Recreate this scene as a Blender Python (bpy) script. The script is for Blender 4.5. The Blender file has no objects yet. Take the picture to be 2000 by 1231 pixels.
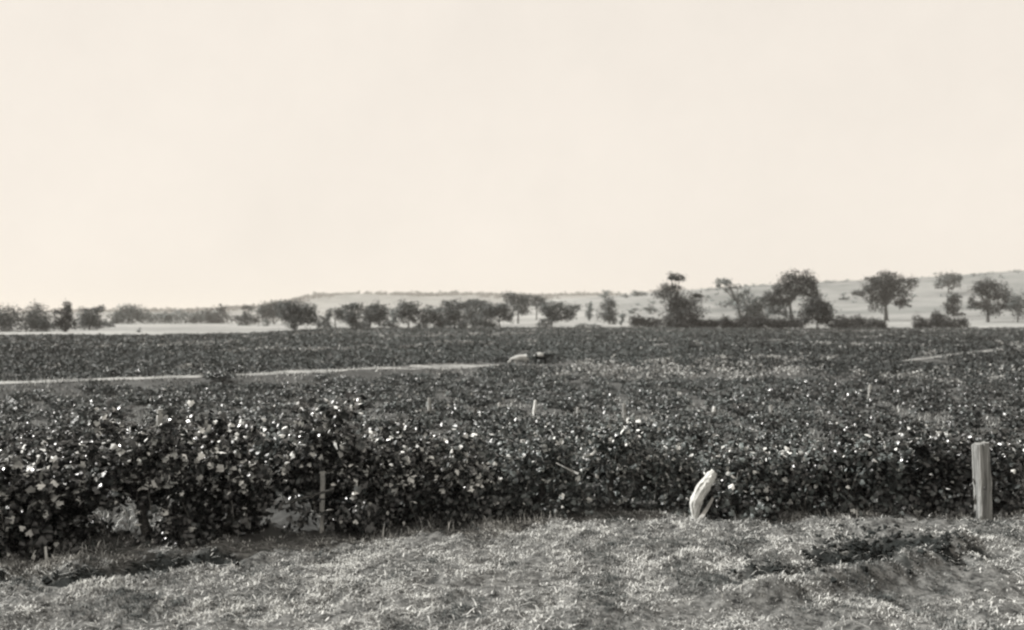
import bpy, math
import numpy as np
from mathutils import Vector, Matrix

SC = bpy.context.scene
COL = SC.collection
rng = np.random.default_rng(1927)

# ------------------------------------------------------------------ camera
CAM_H = 2.6
FPX = 2000.0                 # focal length in photograph pixels (2000 wide)
PITCH = math.atan(9.5 / FPX)
cd = bpy.data.cameras.new('camera')
cam = bpy.data.objects.new('camera', cd)
COL.objects.link(cam)
cam.location = (0, 0, CAM_H)
cam.rotation_euler = (math.pi / 2 + PITCH, 0, 0)
cd.sensor_width = 36
cd.lens = 36.0
cd.clip_start = 0.1
cd.clip_end = 20000
cd.dof.use_dof = True
cd.dof.focus_distance = 12.5
cd.dof.aperture_fstop = 1.2
SC.camera = cam

# ------------------------------------------------------------------ sky, sun, exposure
SUN_EL = math.radians(40)
SUN_DIR = Vector((-1.0, 0.10, 0)).normalized() * math.cos(SUN_EL) + Vector((0, 0, math.sin(SUN_EL)))
w = bpy.data.worlds.new('World')
SC.world = w
w.use_nodes = True
nt = w.node_tree
nt.nodes.clear()
sky = nt.nodes.new('ShaderNodeTexSky')
sky.sky_type = 'NISHITA'
sky.sun_disc = False
sky.sun_elevation = SUN_EL
sky.sun_rotation = math.atan2(SUN_DIR.x, SUN_DIR.y)
sky.air_density = 1.0
sky.dust_density = 4.0
bw = nt.nodes.new('ShaderNodeRGBToBW')            # blue-sensitive plate: the sky prints as one pale tone
pw = nt.nodes.new('ShaderNodeMath'); pw.operation = 'POWER'; pw.inputs[1].default_value = 0.07
tint = nt.nodes.new('ShaderNodeVectorMath'); tint.operation = 'SCALE'
tint.inputs[0].default_value = (5.78, 5.34, 4.82)
bg = nt.nodes.new('ShaderNodeBackground'); bg.inputs[1].default_value = 0.10
out = nt.nodes.new('ShaderNodeOutputWorld')
nt.links.new(sky.outputs[0], bw.inputs[0])
nt.links.new(bw.outputs[0], pw.inputs[0])
tc = nt.nodes.new('ShaderNodeTexCoord')
cn = nt.nodes.new('ShaderNodeTexNoise'); cn.inputs['Scale'].default_value = 5.0; cn.inputs['Detail'].default_value = 9; cn.inputs['Roughness'].default_value = 0.7
cm = nt.nodes.new('ShaderNodeMapRange'); cm.inputs['From Min'].default_value = 0.3; cm.inputs['From Max'].default_value = 0.7
cm.inputs['To Min'].default_value = 0.955; cm.inputs['To Max'].default_value = 1.02
ml = nt.nodes.new('ShaderNodeMath'); ml.operation = 'MULTIPLY'
nt.links.new(tc.outputs['Generated'], cn.inputs['Vector'])
nt.links.new(cn.outputs[0], cm.inputs['Value'])
nt.links.new(pw.outputs[0], ml.inputs[0]); nt.links.new(cm.outputs[0], ml.inputs[1])
nt.links.new(ml.outputs[0], tint.inputs['Scale'])
nt.links.new(tint.outputs[0], bg.inputs[0])
nt.links.new(bg.outputs[0], out.inputs[0])

sd = bpy.data.lights.new('sun', 'SUN')
sd.energy = 5.0
sd.angle = math.radians(0.6)
sd.color = (1.0, 0.975, 0.935)
sun = bpy.data.objects.new('sun', sd)
COL.objects.link(sun)
sun.rotation_euler = SUN_DIR.to_track_quat('Z', 'Y').to_euler()

SC.view_settings.view_transform = 'Standard'
SC.view_settings.look = 'None'
SC.view_settings.gamma = 1.0
SC.view_settings.use_curve_mapping = False
SC.view_settings.exposure = 0.55
SC.render.engine = 'CYCLES'
SC.cycles.max_bounces = 6
SC.cycles.diffuse_bounces = 3
SC.cycles.volume_bounces = 1
SC.cycles.transparent_max_bounces = 8
SC.cycles.filter_width = 2.3

# ------------------------------------------------------------------ pixel helpers
def ray(px, py):
    lx, ly = (px - 1000.0) / FPX, -(py - 615.5) / FPX
    cp, sp = math.cos(PITCH), math.sin(PITCH)
    return Vector((lx, cp - ly * sp, sp + ly * cp))       # scaled so the depth is ~1

def at(px, py, depth):
    r = ray(px, py)
    t = depth / r.y
    return Vector((r.x * t, depth, CAM_H + r.z * t))

# ------------------------------------------------------------------ noise and terrain
def vnoise(x, y, seed=0):
    x = np.asarray(x, float); y = np.asarray(y, float)
    xi, yi = np.floor(x), np.floor(y)
    fx, fy = x - xi, y - yi
    fx, fy = fx * fx * (3 - 2 * fx), fy * fy * (3 - 2 * fy)
    def h(a, b):
        s = np.sin(a * 127.1 + b * 311.7 + seed * 74.7) * 43758.5453
        return s - np.floor(s)
    a = h(xi, yi) * (1 - fx) + h(xi + 1, yi) * fx
    b = h(xi, yi + 1) * (1 - fx) + h(xi + 1, yi + 1) * fx
    return a * (1 - fy) + b * fy

def fbm(x, y, o=4, seed=0):
    s = 0; a = 0.5
    for i in range(o):
        s = s + a * (vnoise(x * 2 ** i, y * 2 ** i, seed + i) - 0.5)
        a *= 0.5
    return s

def sstep(a, b, x):
    t = np.clip((x - a) / (b - a), 0, 1)
    return t * t * (3 - 2 * t)

A1X = [-1500, 300, 500, 600, 700, 800, 900, 1000, 1100, 1200, 1280, 1400, 1500, 1600, 1800, 2000, 2600, 5000]
A1Y = [0, 0, 1, 6, 12, 18, 25, 32, 39, 45, 52, 58, 62, 66, 73, 82, 96, 110]
A2X = [-1500, 0, 400, 500, 560, 620, 700, 800, 900, 1000, 1100, 1200, 1300, 2000, 5000]
A2Y = [8, 11, 16, 21, 32, 44, 48, 45, 48, 43, 45, 46, 46, 50, 50]

def seg_dist(X, Y, a, b):
    ax, ay = a; bx, by = b
    dx, dy = bx - ax, by - ay
    t = np.clip(((X - ax) * dx + (Y - ay) * dy) / (dx * dx + dy * dy), 0, 1)
    px, py = ax + t * dx, ay + t * dy
    side = (X - ax) * dy - (Y - ay) * dx
    return np.hypot(X - px, Y - py), t, side / math.hypot(dx, dy)

TRACKS = [[(-32.0, 26.5), (-17.2, 35.6), (-10.2, 40.5), (-3.4, 52.0), (-0.8, 60.0)],
          [(23.0, 60.0), (29.5, 69.0), (38.0, 80.0), (50.0, 95.0)],
          [(13.0, 94.0), (22.0, 106.0), (34.0, 126.0)]]
TRACK = TRACKS[0]
RUT_L = [(-5.9, 10.42), (-4.45, 10.42), (-3.9, 10.85), (-3.2, 11.2)]
RUT_R = [(2.6, 10.3), (3.4, 10.75), (4.0, 11.3), (4.4, 11.75)]

PITS = [(4.42, 11.70, 0.30, 0.34, 0.11), (4.85, 11.9, 0.22, 0.2, 0.12), (3.45, 10.85, 0.42, 0.26, 0.20), (2.95, 10.45, 0.30, 0.18, 0.16), (4.75, 10.95, 0.16, 0.16, 0.14), (5.25, 11.3, 0.2, 0.15, 0.12)]

def poly_dist(X, Y, pts):
    best = None
    for i in range(len(pts) - 1):
        d, t, s = seg_dist(X, Y, pts[i], pts[i + 1])
        if best is None:
            best, bs = d, s
        else:
            m = d < best
            best = np.where(m, d, best); bs = np.where(m, s, bs)
    return best, bs

def height(X, Y):
    X = np.asarray(X, float); Y = np.asarray(Y, float)
    d = np.hypot(X, Y)
    u = 1000 + FPX * X / np.maximum(Y, 0.15 * d + 1e-6)
    u = np.clip(u, -1500, 5000)
    a1 = np.interp(u, A1X, A1Y); a2 = np.interp(u, A2X, A2Y)
    cr = sstep(420, 640, u)
    base = cr * 0.45 * sstep(150, 265, d) + (1 - cr) * 0.9 * sstep(180, 520, d)
    z1 = np.maximum(a1 / FPX * 900 + 2.6 - base, 0) * sstep(248, 900, d) * sstep(0, 12, a1)
    z = base + z1
    dip = 6.0 * sstep(900, 1300, d) * sstep(5, 30, a1)
    z2 = 2.6 + a2 / FPX * 2600
    k = sstep(1300, 2600, d)
    z = (z - dip) * (1 - k) + z2 * k
    z = z - 30 * sstep(2700, 5200, d)
    # roughness of the land by distance
    z = z + fbm(X / 120.0, Y / 120.0, 4, 3) * 3.5 * sstep(320, 900, d) + fbm(X / 60., Y / 60., 3, 9) * 9 * sstep(1500, 2600, d)
    z = z + fbm(X / 14.0, Y / 14.0, 3, 5) * 0.35 * sstep(20, 45, d) * (1 - sstep(150, 230, d))
    # the bank the photographer stands on
    z = z + 1.05 * (1 - sstep(0.5, 7.6, d))
    # foreground: lumpy ground, ruts and a washed-out hollow
    near = (1 - sstep(15, 22, d))
    z = z + near * (fbm(X * 0.9, Y * 0.9, 4, 21) * 0.16 + fbm(X * 3.6, Y * 3.0, 3, 33) * 0.17 + fbm(X * 10, Y * 8, 2, 35) * 0.05)
    dl, _ = poly_dist(X, Y, RUT_L)
    wob = 1 + 0.9 * fbm(X * 2.0, Y * 2.0, 3, 41)
    z = z - 0.26 * np.exp(-(dl / (0.24 * wob)) ** 2)
    dr, sr = poly_dist(X, Y, RUT_R)
    z = z - 0.24 * wob * np.exp(-((dr) / 0.30) ** 2)
    z = z + 0.20 * np.exp(-((sr - 0.55) / 0.22) ** 2) * sstep(1.15, 0.8, dr)
    wb = 1.0 + 1.1 * fbm(X * 4.0, Y * 3.4, 3, 44)
    for cx_, cy_, rx_, ry_, dp in PITS:
        hl = np.hypot((X - cx_) / rx_, (Y - cy_) / ry_)
        z = z - dp * np.exp(-(hl * wb) ** 2 * 1.3)
    # low causeway under the pale track
    dt, _ = poly_dist(X, Y, TRACK)
    z = z + 0.40 * sstep(2.8, 1.2, dt) * sstep(-0.5, -6.0, X)
    for tk in TRACKS[1:]:
        dt, _ = poly_dist(X, Y, tk)
        z = z + 0.22 * sstep(2.6, 0.8, dt)
    return z

def hz(x, y):
    return float(height(np.array([x]), np.array([y]))[0])

_ds = np.concatenate([np.arange(6, 40, 0.05), np.geomspace(40, 3000, 900)])
def ground_hit(px, py):
    r = ray(px, py)
    Xs, Ys, Zs = r.x * _ds / r.y, _ds, CAM_H + r.z * _ds / r.y
    below = np.nonzero(Zs <= height(Xs, Ys))[0]
    i = below[0] if len(below) else len(_ds) - 1
    return Vector((Xs[i], Ys[i], float(height(Xs[i:i + 1], Ys[i:i + 1])[0])))

# ------------------------------------------------------------------ materials
def mat(name, color, rough=0.85, spec=0.25, vary=0.25, scale=3.0, island=0.0, second=None, bump=0.0, mixscale=None, sharp=(0.35, 0.65), transl=0.0, grain=None):
    m = bpy.data.materials.new(name)
    m.use_nodes = True
    n = m.node_tree
    p = n.nodes['Principled BSDF']
    p.inputs['Roughness'].default_value = rough
    p.inputs['Specular IOR Level'].default_value = spec
    geo = n.nodes.new('ShaderNodeNewGeometry')
    nz = n.nodes.new('ShaderNodeTexNoise')
    nz.inputs['Scale'].default_value = scale
    nz.inputs['Detail'].default_value = 6
    nz.inputs['Roughness'].default_value = 0.65
    vec = geo.outputs['Position']
    if grain:
        mp = n.nodes.new('ShaderNodeMapping'); mp.inputs['Scale'].default_value = (1, 1, grain)
        n.links.new(vec, mp.inputs['Vector']); vec = mp.outputs[0]
    n.links.new(vec, nz.inputs['Vector'])
    base = n.nodes.new('ShaderNodeMix'); base.data_type = 'RGBA'
    base.inputs['A'].default_value = (*color, 1)
    base.inputs['B'].default_value = (*(second or color), 1)
    if second:
        n2 = n.nodes.new('ShaderNodeTexNoise'); n2.inputs['Scale'].default_value = mixscale or scale * .3
        n2.inputs['Detail'].default_value = 7
        n.links.new(vec, n2.inputs['Vector'])
        mr = n.nodes.new('ShaderNodeMapRange')
        mr.inputs['From Min'].default_value, mr.inputs['From Max'].default_value = sharp
        n.links.new(n2.outputs[0], mr.inputs['Value'])
        n.links.new(mr.outputs[0], base.inputs['Factor'])
    else:
        base.inputs['Factor'].default_value = 0
    k = n.nodes.new('ShaderNodeMapRange')
    k.inputs['From Min'].default_value, k.inputs['From Max'].default_value = 0.25, 0.75
    k.inputs['To Min'].default_value, k.inputs['To Max'].default_value = 1 - vary, 1 + vary
    n.links.new(nz.outputs[0], k.inputs['Value'])
    fac = k.outputs[0]
    if island:
        k2 = n.nodes.new('ShaderNodeMapRange')
        k2.inputs['To Min'].default_value, k2.inputs['To Max'].default_value = 1 - island, 1 + island
        n.links.new(geo.outputs['Random Per Island'], k2.inputs['Value'])
        mm = n.nodes.new('ShaderNodeMath'); mm.operation = 'MULTIPLY'
        n.links.new(fac, mm.inputs[0]); n.links.new(k2.outputs[0], mm.inputs[1])
        fac = mm.outputs[0]
    sc = n.nodes.new('ShaderNodeVectorMath'); sc.operation = 'SCALE'
    n.links.new(base.outputs['Result'], sc.inputs[0])
    n.links.new(fac, sc.inputs['Scale'])
    n.links.new(sc.outputs[0], p.inputs['Base Color'])
    if bump:
        b = n.nodes.new('ShaderNodeBump'); b.inputs['Strength'].default_value = bump
        b.inputs['Distance'].default_value = 0.03
        n.links.new(nz.outputs[0], b.inputs['Height'])
        n.links.new(b.outputs[0], p.inputs['Normal'])
    if transl:
        tr = n.nodes.new('ShaderNodeBsdfTranslucent')
        n.links.new(sc.outputs[0], tr.inputs[0])
        mx = n.nodes.new('ShaderNodeMixShader'); mx.inputs[0].default_value = transl
        n.links.new(p.outputs[0], mx.inputs[1]); n.links.new(tr.outputs[0], mx.inputs[2])
        n.links.new(mx.outputs[0], n.nodes['Material Output'].inputs[0])
    return m

def g(v, warm=None):
    if warm is None:                       # the print's dark tones lean slightly cold
        return (v * 0.875, v, v * 0.985)
    return (v * (0.95 + warm), v * 0.985, v * (0.975 - warm))

M = dict(
    leaf_dark=mat('vine_leaf_dark', g(0.013), 0.30, 0.75, 0.2, 5, 0.5),
    leaf_mid=mat('vine_leaf_mid', g(0.045), 0.36, 0.6, 0.2, 5, 0.5),
    leaf_grey=mat('vine_leaf_grey', g(0.10), 0.45, 0.4, 0.25, 4, 0.6),
    leaf_pale=mat('vine_leaf_underside_glint', g(0.55, 0.02), 0.6, 0.35, 0.2, 5, 0.35),  # pale undersides, doubling as sun glints painted into the leaf colour
    far_leaf=mat('vine_leaf_far', g(0.064), 0.6, 0.28, 0.6, 0.09, 0.55),
    far_leaf_dark=mat('vine_leaf_far_dark', g(0.030), 0.58, 0.3, 0.5, 0.11, 0.55),
    far_leaf_dry=mat('vine_leaf_dry', g(0.27, 0.02), 0.6, 0.3, 0.45, 0.14, 0.6),
    bark=mat('vine_bark', g(0.07, 0.03), 0.9, 0.2, 0.4, 30, bump=0.5),
    cane=mat('vine_cane', g(0.2, 0.04), 0.7, 0.3, 0.35, 20),
    grey_wood=mat('weathered_wood', g(0.42, 0.03), 0.85, 0.2, 0.3, 9, second=g(0.22, 0.02), mixscale=6, bump=0.7),
    post_wood=mat('split_post_wood', g(0.30, 0.02), 0.9, 0.15, 0.35, 45, second=g(0.13, 0.01), mixscale=16, bump=0.9, grain=0.06, sharp=(0.42, 0.62)),
    pale_wood=mat('bleached_wood', g(0.60, 0.02), 0.9, 0.1, 0.35, 38, second=g(0.38, 0.02), mixscale=11, bump=0.7, grain=0.4, sharp=(0.45, 0.75)),
    gum=mat('gum_leaf', g(0.050), 0.6, 0.35, 0.35, 0.25, 0.55),
    gum_dark=mat('gum_leaf_dark', g(0.032), 0.6, 0.35, 0.35, 0.25, 0.55),
    gum_light=mat('gum_leaf_light', g(0.095), 0.6, 0.35, 0.3, 0.25, 0.5),
    gum_grey=mat('gum_leaf_grey', g(0.19), 0.6, 0.3, 0.3, 0.25, 0.5),
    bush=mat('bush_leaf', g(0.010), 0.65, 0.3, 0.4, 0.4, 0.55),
    gum_bark=mat('gum_bark', g(0.09, 0.02), 0.85, 0.2, 0.4, 2, bump=0.3),
    wool=mat('fleece', g(0.42, 0.02), 0.95, 0.1, 0.25, 24, bump=0.8),
    dark_wool=mat('dark_fleece', g(0.022), 0.95, 0.1, 0.25, 24, bump=0.8),
    straw=mat('dry_grass', g(0.50, 0.02), 0.8, 0.2, 0.35, 2.5, 0.5),
    straw_mid=mat('half_dry_grass', g(0.22, 0.015), 0.8, 0.2, 0.3, 1.7, 0.5),
    straw_dark=mat('green_grass', g(0.05), 0.75, 0.25, 0.3, 1.7, 0.5),
    track=mat('track_dust', g(0.33, 0.02), 0.95, 0.1, 0.35, 1.6, second=g(0.13, 0.01), mixscale=0.7, bump=0.4),
    clod=mat('damp_clod', g(0.02), 0.9, 0.15, 0.4, 20, 0.5),
    scrub=mat('far_scrub', g(0.05), 0.9, 0.1, 0.5, 0.05, 0.5),
)

def ground_material():
    m = bpy.data.materials.new('ground_cover')
    m.use_nodes = True
    n = m.node_tree; L = n.links.new
    p = n.nodes['Principled BSDF']; p.inputs['Roughness'].default_value = 0.95
    p.inputs['Specular IOR Level'].default_value = 0.1
    geo = n.nodes.new('ShaderNodeNewGeometry')
    at_ = n.nodes.new('ShaderNodeAttribute'); at_.attribute_name = 'cover'
    sep = n.nodes.new('ShaderNodeSeparateColor'); L(at_.outputs['Color'], sep.inputs[0])
    def noise(s, d=8, r=.65):
        t = n.nodes.new('ShaderNodeTexNoise'); t.inputs['Scale'].default_value = s
        t.inputs['Detail'].default_value = d; t.inputs['Roughness'].default_value = r
        L(geo.outputs['Position'], t.inputs['Vector']); return t.outputs[0]
    def ramp(v, c0, c1, lo=.3, hi=.7):
        r = n.nodes.new('ShaderNodeMapRange'); r.inputs['From Min'].default_value = lo; r.inputs['From Max'].default_value = hi
        L(v, r.inputs['Value'])
        x = n.nodes.new('ShaderNodeMix'); x.data_type = 'RGBA'
        x.inputs['A'].default_value = (*c0, 1); x.inputs['B'].default_value = (*c1, 1)
        L(r.outputs[0], x.inputs['Factor']); return x.outputs['Result']
    def mix(f, a, b):
        x = n.nodes.new('ShaderNodeMix'); x.data_type = 'RGBA'
        L(f, x.inputs['Factor']); L(a, x.inputs['A']); L(b, x.inputs['B']); return x.outputs['Result']
    fine = noise(9.0, 10, .75)
    pasture = ramp(noise(0.018, 10, .75), g(0.17, .01), g(0.34, .02), .40, .60)
    soil = ramp(noise(0.9), g(0.045, .01), g(0.11, .01))
    near = ramp(fine, g(0.025, .0), g(0.24, .02), .38, .66)
    damp = ramp(fine, g(0.012), g(0.035), .3, .7)
    scr = ramp(noise(0.03, 8, .7), g(0.09), g(0.20, .01), .42, .58)
    c = mix(sep.outputs[0], pasture, soil)        # R vineyard soil
    c = mix(sep.outputs[1], c, near)              # G mown strip in front
    dm = n.nodes.new('ShaderNodeMath'); dm.operation = 'MULTIPLY'
    c = mix(at_.outputs['Alpha'], c, damp)        # A bare damp earth in the ruts
    c = mix(sep.outputs[2], c, scr)               # B scrub on the ridges
    L(c, p.inputs['Base Color'])
    b = n.nodes.new('ShaderNodeBump'); b.inputs['Strength'].default_value = 0.8; b.inputs['Distance'].default_value = 0.05
    L(fine, b.inputs['Height']); L(b.outputs[0], p.inputs['Normal'])
    return m

# ------------------------------------------------------------------ mesh helpers
def mesh_np(name, V, F, mats, idx=None, smooth=False):
    """V (n,3); F (m,k) one face size, or a list of such arrays."""
    Fs = F if isinstance(F, list) else [F]
    Fs = [np.asarray(f, np.int32) for f in Fs if len(f)]
    me = bpy.data.meshes.new(name)
    V = np.asarray(V, np.float32)
    me.vertices.add(len(V)); me.vertices.foreach_set('co', V.ravel())
    loops = np.concatenate([f.ravel() for f in Fs])
    tot = np.concatenate([np.full(len(f), f.shape[1], np.int32) for f in Fs])
    st = np.concatenate([[0], np.cumsum(tot)[:-1]]).astype(np.int32)
    me.loops.add(len(loops)); me.loops.foreach_set('vertex_index', loops)
    me.polygons.add(len(tot)); me.polygons.foreach_set('loop_start', st)
    try:
        me.polygons.foreach_set('loop_total', tot)
    except Exception:
        pass
    for m in (mats if isinstance(mats, (list, tuple)) else [mats]):
        me.materials.append(m)
    if idx is not None:
        me.polygons.foreach_set('material_index', np.asarray(idx, np.int32))
    me.polygons.foreach_set('use_smooth', np.full(len(tot), smooth, bool))
    me.update(calc_edges=True)
    me.validate()
    return me

def obj(name, me, parent=None, loc=None, **props):
    o = bpy.data.objects.new(name, me)
    COL.objects.link(o)
    if parent is not None:
        o.parent = parent
    if loc is not None:
        o.location = loc
    for k, v in props.items():
        if v is not None:
            o[k] = v
    return o

def thing(name, label, cat, loc=(0, 0, 0), group=None):
    return obj(name, None, None, loc, label=label, category=cat, group=group)

def rot_from_normals(N, r=rng):
    """(n,3) normals -> (n,3,3) frames with a random spin; columns are x, y, normal."""
    N = N / np.linalg.norm(N, axis=1, keepdims=True)
    a = r.normal(size=N.shape)
    x = np.cross(a, N); x /= np.linalg.norm(x, axis=1, keepdims=True) + 1e-9
    y = np.cross(N, x)
    return np.stack([x, y, N], axis=2)

def scatter(T, TF, P, R, S):
    n, m = len(P), len(T)
    V = np.einsum('nij,mj->nmi', R, T) * S[:, None, None] + P[:, None, :]
    F = (TF[None, :, :] + (np.arange(n) * m)[:, None, None]).reshape(-1, TF.shape[1])
    return V.reshape(-1, 3), F

def lobed_leaf():
    ang = np.radians([270, 305, 335, 0, 30, 55, 90, 125, 150, 180, 205, 235])
    rad = np.array([0.16, 0.50, 0.40, 0.52, 0.36, 0.44, 0.60, 0.44, 0.36, 0.52, 0.40, 0.50])
    x, y = rad * np.cos(ang), rad * np.sin(ang)
    z = -0.35 * np.abs(x) ** 1.3 - 0.18 * y * y
    T = np.vstack([[0, 0, 0.02], np.stack([x, y, z], 1)])
    k = len(ang)
    F = np.array([[0, 1 + i, 1 + (i + 1) % k] for i in range(k)])
    return T, F
LEAF, LEAF_F = lobed_leaf()
FOLD = np.array([[0, -.5, 0], [.46, -.1, -.12], [.28, .42, -.10], [0, .5, -.02], [-.28, .42, -.10], [-.46, -.1, -.12]])
FOLD_F = np.array([[0, 1, 2], [0, 2, 3], [0, 3, 4], [0, 4, 5]])
QUAD = np.array([[0, -.5, 0], [.42, 0, .05], [0, .5, 0], [-.42, 0, .05]])
QUAD_F = np.array([[0, 1, 2, 3]])

def tube(pts, radii, sides=6, rough=0.0, flat=1.0, seed=0, cap=True):
    pts = np.asarray(pts, float); radii = np.asarray(radii, float)
    r = np.random.default_rng(seed)
    n = len(pts)
    tan = np.gradient(pts, axis=0)
    tan /= np.linalg.norm(tan, axis=1, keepdims=True) + 1e-9
    ref = np.array([0.0, 1.0, 0.0]) if abs(tan[0][1]) < 0.9 else np.array([1.0, 0, 0])
    V = []
    a = np.linspace(0, 2 * np.pi, sides, endpoint=False)
    prof = 1 + rough * r.normal(size=sides)
    for i in range(n):
        x = np.cross(ref, tan[i]); x /= np.linalg.norm(x) + 1e-9
        y = np.cross(tan[i], x)
        rr = radii[i] * prof * (1 + 0.4 * rough * r.normal(size=sides))
        V.append(pts[i] + np.outer(np.cos(a) * rr, x) + np.outer(np.sin(a) * rr * flat, y))
    V = np.vstack(V)
    F = []
    for i in range(n - 1):
        for j in range(sides):
            k = (j + 1) % sides
            F.append([i * sides + j, i * sides + k, (i + 1) * sides + k, (i + 1) * sides + j])
    F = np.array(F)
    if cap:
        c0, c1 = len(V), len(V) + 1
        V = np.vstack([V, pts[0], pts[-1] + tan[-1] * radii[-1] * 0.15])
        T = [[c0, (j + 1) % sides, j] for j in range(sides)] + [[c1, (n - 1) * sides + j, (n - 1) * sides + (j + 1) % sides] for j in range(sides)]
        return V, [F, np.array(T)]
    return V, [F]

def bez(p0, p1, p2, n=8):
    t = np.linspace(0, 1, n)[:, None]
    return (1 - t) ** 2 * np.asarray(p0) + 2 * t * (1 - t) * np.asarray(p1) + t * t * np.asarray(p2)

# ------------------------------------------------------------------ ground
def vine_edge(u):
    """far edge of the vineyard (metres) by bearing"""
    return np.interp(u, [-400, 60, 300, 480, 560, 650, 1240, 1560, 1900, 2400], [160, 170, 172, 186, 205, 246, 258, 240, 262, 262])

FRONT = [(-9.0, 10.2), (-5.7, 11.2), (-2.0, 12.0), (1.6, 13.6), (4.6, 13.2), (7.6, 13.5), (11, 14.0)]
def front_y(x):
    return np.interp(x, [p[0] for p in FRONT], [p[1] for p in FRONT])

rings = np.concatenate([np.linspace(0.3, 7.4, 26), np.arange(7.5, 14.6, 0.05), np.geomspace(14.7, 6500, 300)])
angs = np.radians(np.concatenate([np.arange(-180, -36, 4.0), np.arange(-36, 36.01, 0.2), np.arange(40, 180, 4.0)]))
RR, AA = np.meshgrid(rings, angs, indexing='ij')
GX, GY = RR * np.sin(AA), RR * np.cos(AA)
GZ = height(GX, GY)
nr, na = RR.shape
V = np.stack([GX.ravel(), GY.ravel(), GZ.ravel()], 1)
V = np.vstack([V, [[0, 0, hz(0, 0.01)]]])
i, j = np.meshgrid(np.arange(nr - 1), np.arange(na), indexing='ij')
jn = (j + 1) % na
Q = np.stack([i * na + j, i * na + jn, (i + 1) * na + jn, (i + 1) * na + j], -1).reshape(-1, 4)[:, ::-1]
C = np.array([[nr * na, (k + 1) % na, k] for k in range(na)])[:, ::-1]
me = mesh_np('ground', V, [Q, C], ground_material(), smooth=True)
U = 1000 + FPX * GX / np.maximum(GY, 0.15 * RR + 1e-6)
vineyard = ((RR < vine_edge(np.clip(U, -400, 2400)) + 4 * fbm(GX / 15, GY / 15, 3, 7)) & (GY > front_y(GX) + 0.2)).astype(float)
nearg = (1 - sstep(0.0, 0.9, GY - front_y(GX) + 0.8 * fbm(GX * 1.5, GY * 1.5, 3, 8))) * (RR < 60)
dl, _ = poly_dist(GX, GY, RUT_L); dr, _ = poly_dist(GX, GY, RUT_R)
nz = fbm(GX * 3.5, GY * 3.0, 4, 14)
damp = np.maximum(sstep(0.44, 0.22, dl + nz * 0.3), sstep(0.62, 0.24, dr + nz * 1.3))
for cx_, cy_, rx_, ry_, dp in PITS:
    damp = np.maximum(damp, sstep(1.5, 0.8, np.hypot((GX - cx_) / rx_, (GY - cy_) / ry_) + nz * 4.0))
scrub = sstep(1500, 2300, RR) + 0.62 * sstep(1000, 1450, U) * sstep(255, 420, RR) * (RR < 1500) + 0.8 * sstep(640, 900, RR + 200 * fbm(GX / 60, GY / 60, 4, 19)) * sstep(1250, 1500, U)
cov = np.stack([vineyard, nearg, np.clip(scrub, 0, 1), damp], -1).reshape(-1, 4)
cov = np.vstack([cov, [[0, 1, 0, 0]]]).astype(np.float32)
ca = me.color_attributes.new('cover', 'FLOAT_COLOR', 'POINT')
ca.data.foreach_set('color', cov.ravel())
obj('ground', me, kind='structure')

# pale tracks along the causeways
def make_track(pts_, w0):
    tp = []
    for a, b in zip(pts_[:-1], pts_[1:]):
        k = int(math.hypot(b[0] - a[0], b[1] - a[1]) / 0.4)
        for q in range(k):
            tp.append((a[0] + (b[0] - a[0]) * q / k, a[1] + (b[1] - a[1]) * q / k))
    tp = np.array(tp + [pts_[-1]])
    tg = np.gradient(tp, axis=0); tg /= np.linalg.norm(tg, axis=1, keepdims=True)
    nm = np.stack([-tg[:, 1], tg[:, 0]], 1)
    ws = np.linspace(-1, 1, 9)
    wid = np.maximum(0.15, w0 + 2.2 * w0 * fbm(tp[:, 0] * .6, tp[:, 1] * .6, 4, 6))
    wid = wid * np.interp(np.arange(len(tp)), [0, len(tp) * .75, len(tp)], [1, 1, 0.3])
    PX = tp[:, None, 0] + nm[:, None, 0] * ws[None] * wid[:, None]
    PY = tp[:, None, 1] + nm[:, None, 1] * ws[None] * wid[:, None]
    PZ = height(PX, PY) + 0.02
    a, b = PX.shape
    i, j = np.meshgrid(np.arange(a - 1), np.arange(b - 1), indexing='ij')
    Q = np.stack([i * b + j, i * b + j + 1, (i + 1) * b + j + 1, (i + 1) * b + j], -1).reshape(-1, 4)[:, ::-1]
    obj('track', mesh_np('track', np.stack([PX, PY, PZ], -1).reshape(-1, 3), Q, M['track'], smooth=True), kind='structure')
    return tp, nm
tp, nm = make_track(TRACKS[0], 0.85)
make_track(TRACKS[1], 0.28)
make_track(TRACKS[2], 0.4)

# ------------------------------------------------------------------ trees
def crown_mesh(name, blobs, base, depth, mats, size_px, cover, seed):
    r = np.random.default_rng(seed)
    k = depth / FPX
    Ps, Ns = [], []
    for (bx, by, rx, ry) in blobs:
        c = np.array(at(bx, by, depth)) - base
        rad = np.array([rx * k, max(0.85 * rx, ry) * k * 0.9, ry * k])
        n = int(2.3 * cover * math.pi * rx * ry / (0.5 * size_px ** 2)) + 20
        rad = rad * np.array([1.48, 1.4, 1.6])
        nc = max(6, n // 26)
        u = r.normal(size=(nc, 3)); u /= np.linalg.norm(u, axis=1, keepdims=True)
        u *= (r.random((nc, 1)) ** 0.42) * 0.93
        ci = r.integers(0, nc, n)
        q = u[ci] + r.normal(size=(n, 3)) * 0.23
        c = c + np.array([0, r.normal() * rad[1] * 0.25, 0])
        Ps.append(c + q * rad); Ns.append(q + r.normal(size=(n, 3)) * 0.8 + [0, 0, 0.35])
    P, N = np.vstack(Ps), np.vstack(Ns)
    P[:, 2] = np.maximum(P[:, 2], 0.05)
    S = size_px * k * r.uniform(0.7, 1.5, len(P))
    V, F = scatter(QUAD, QUAD_F, P, rot_from_normals(N, r), S)
    return mesh_np(name, V, F, mats, r.choice(len(mats), len(F), p=[0.55, 0.45] if len(mats) == 2 else None))

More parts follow.
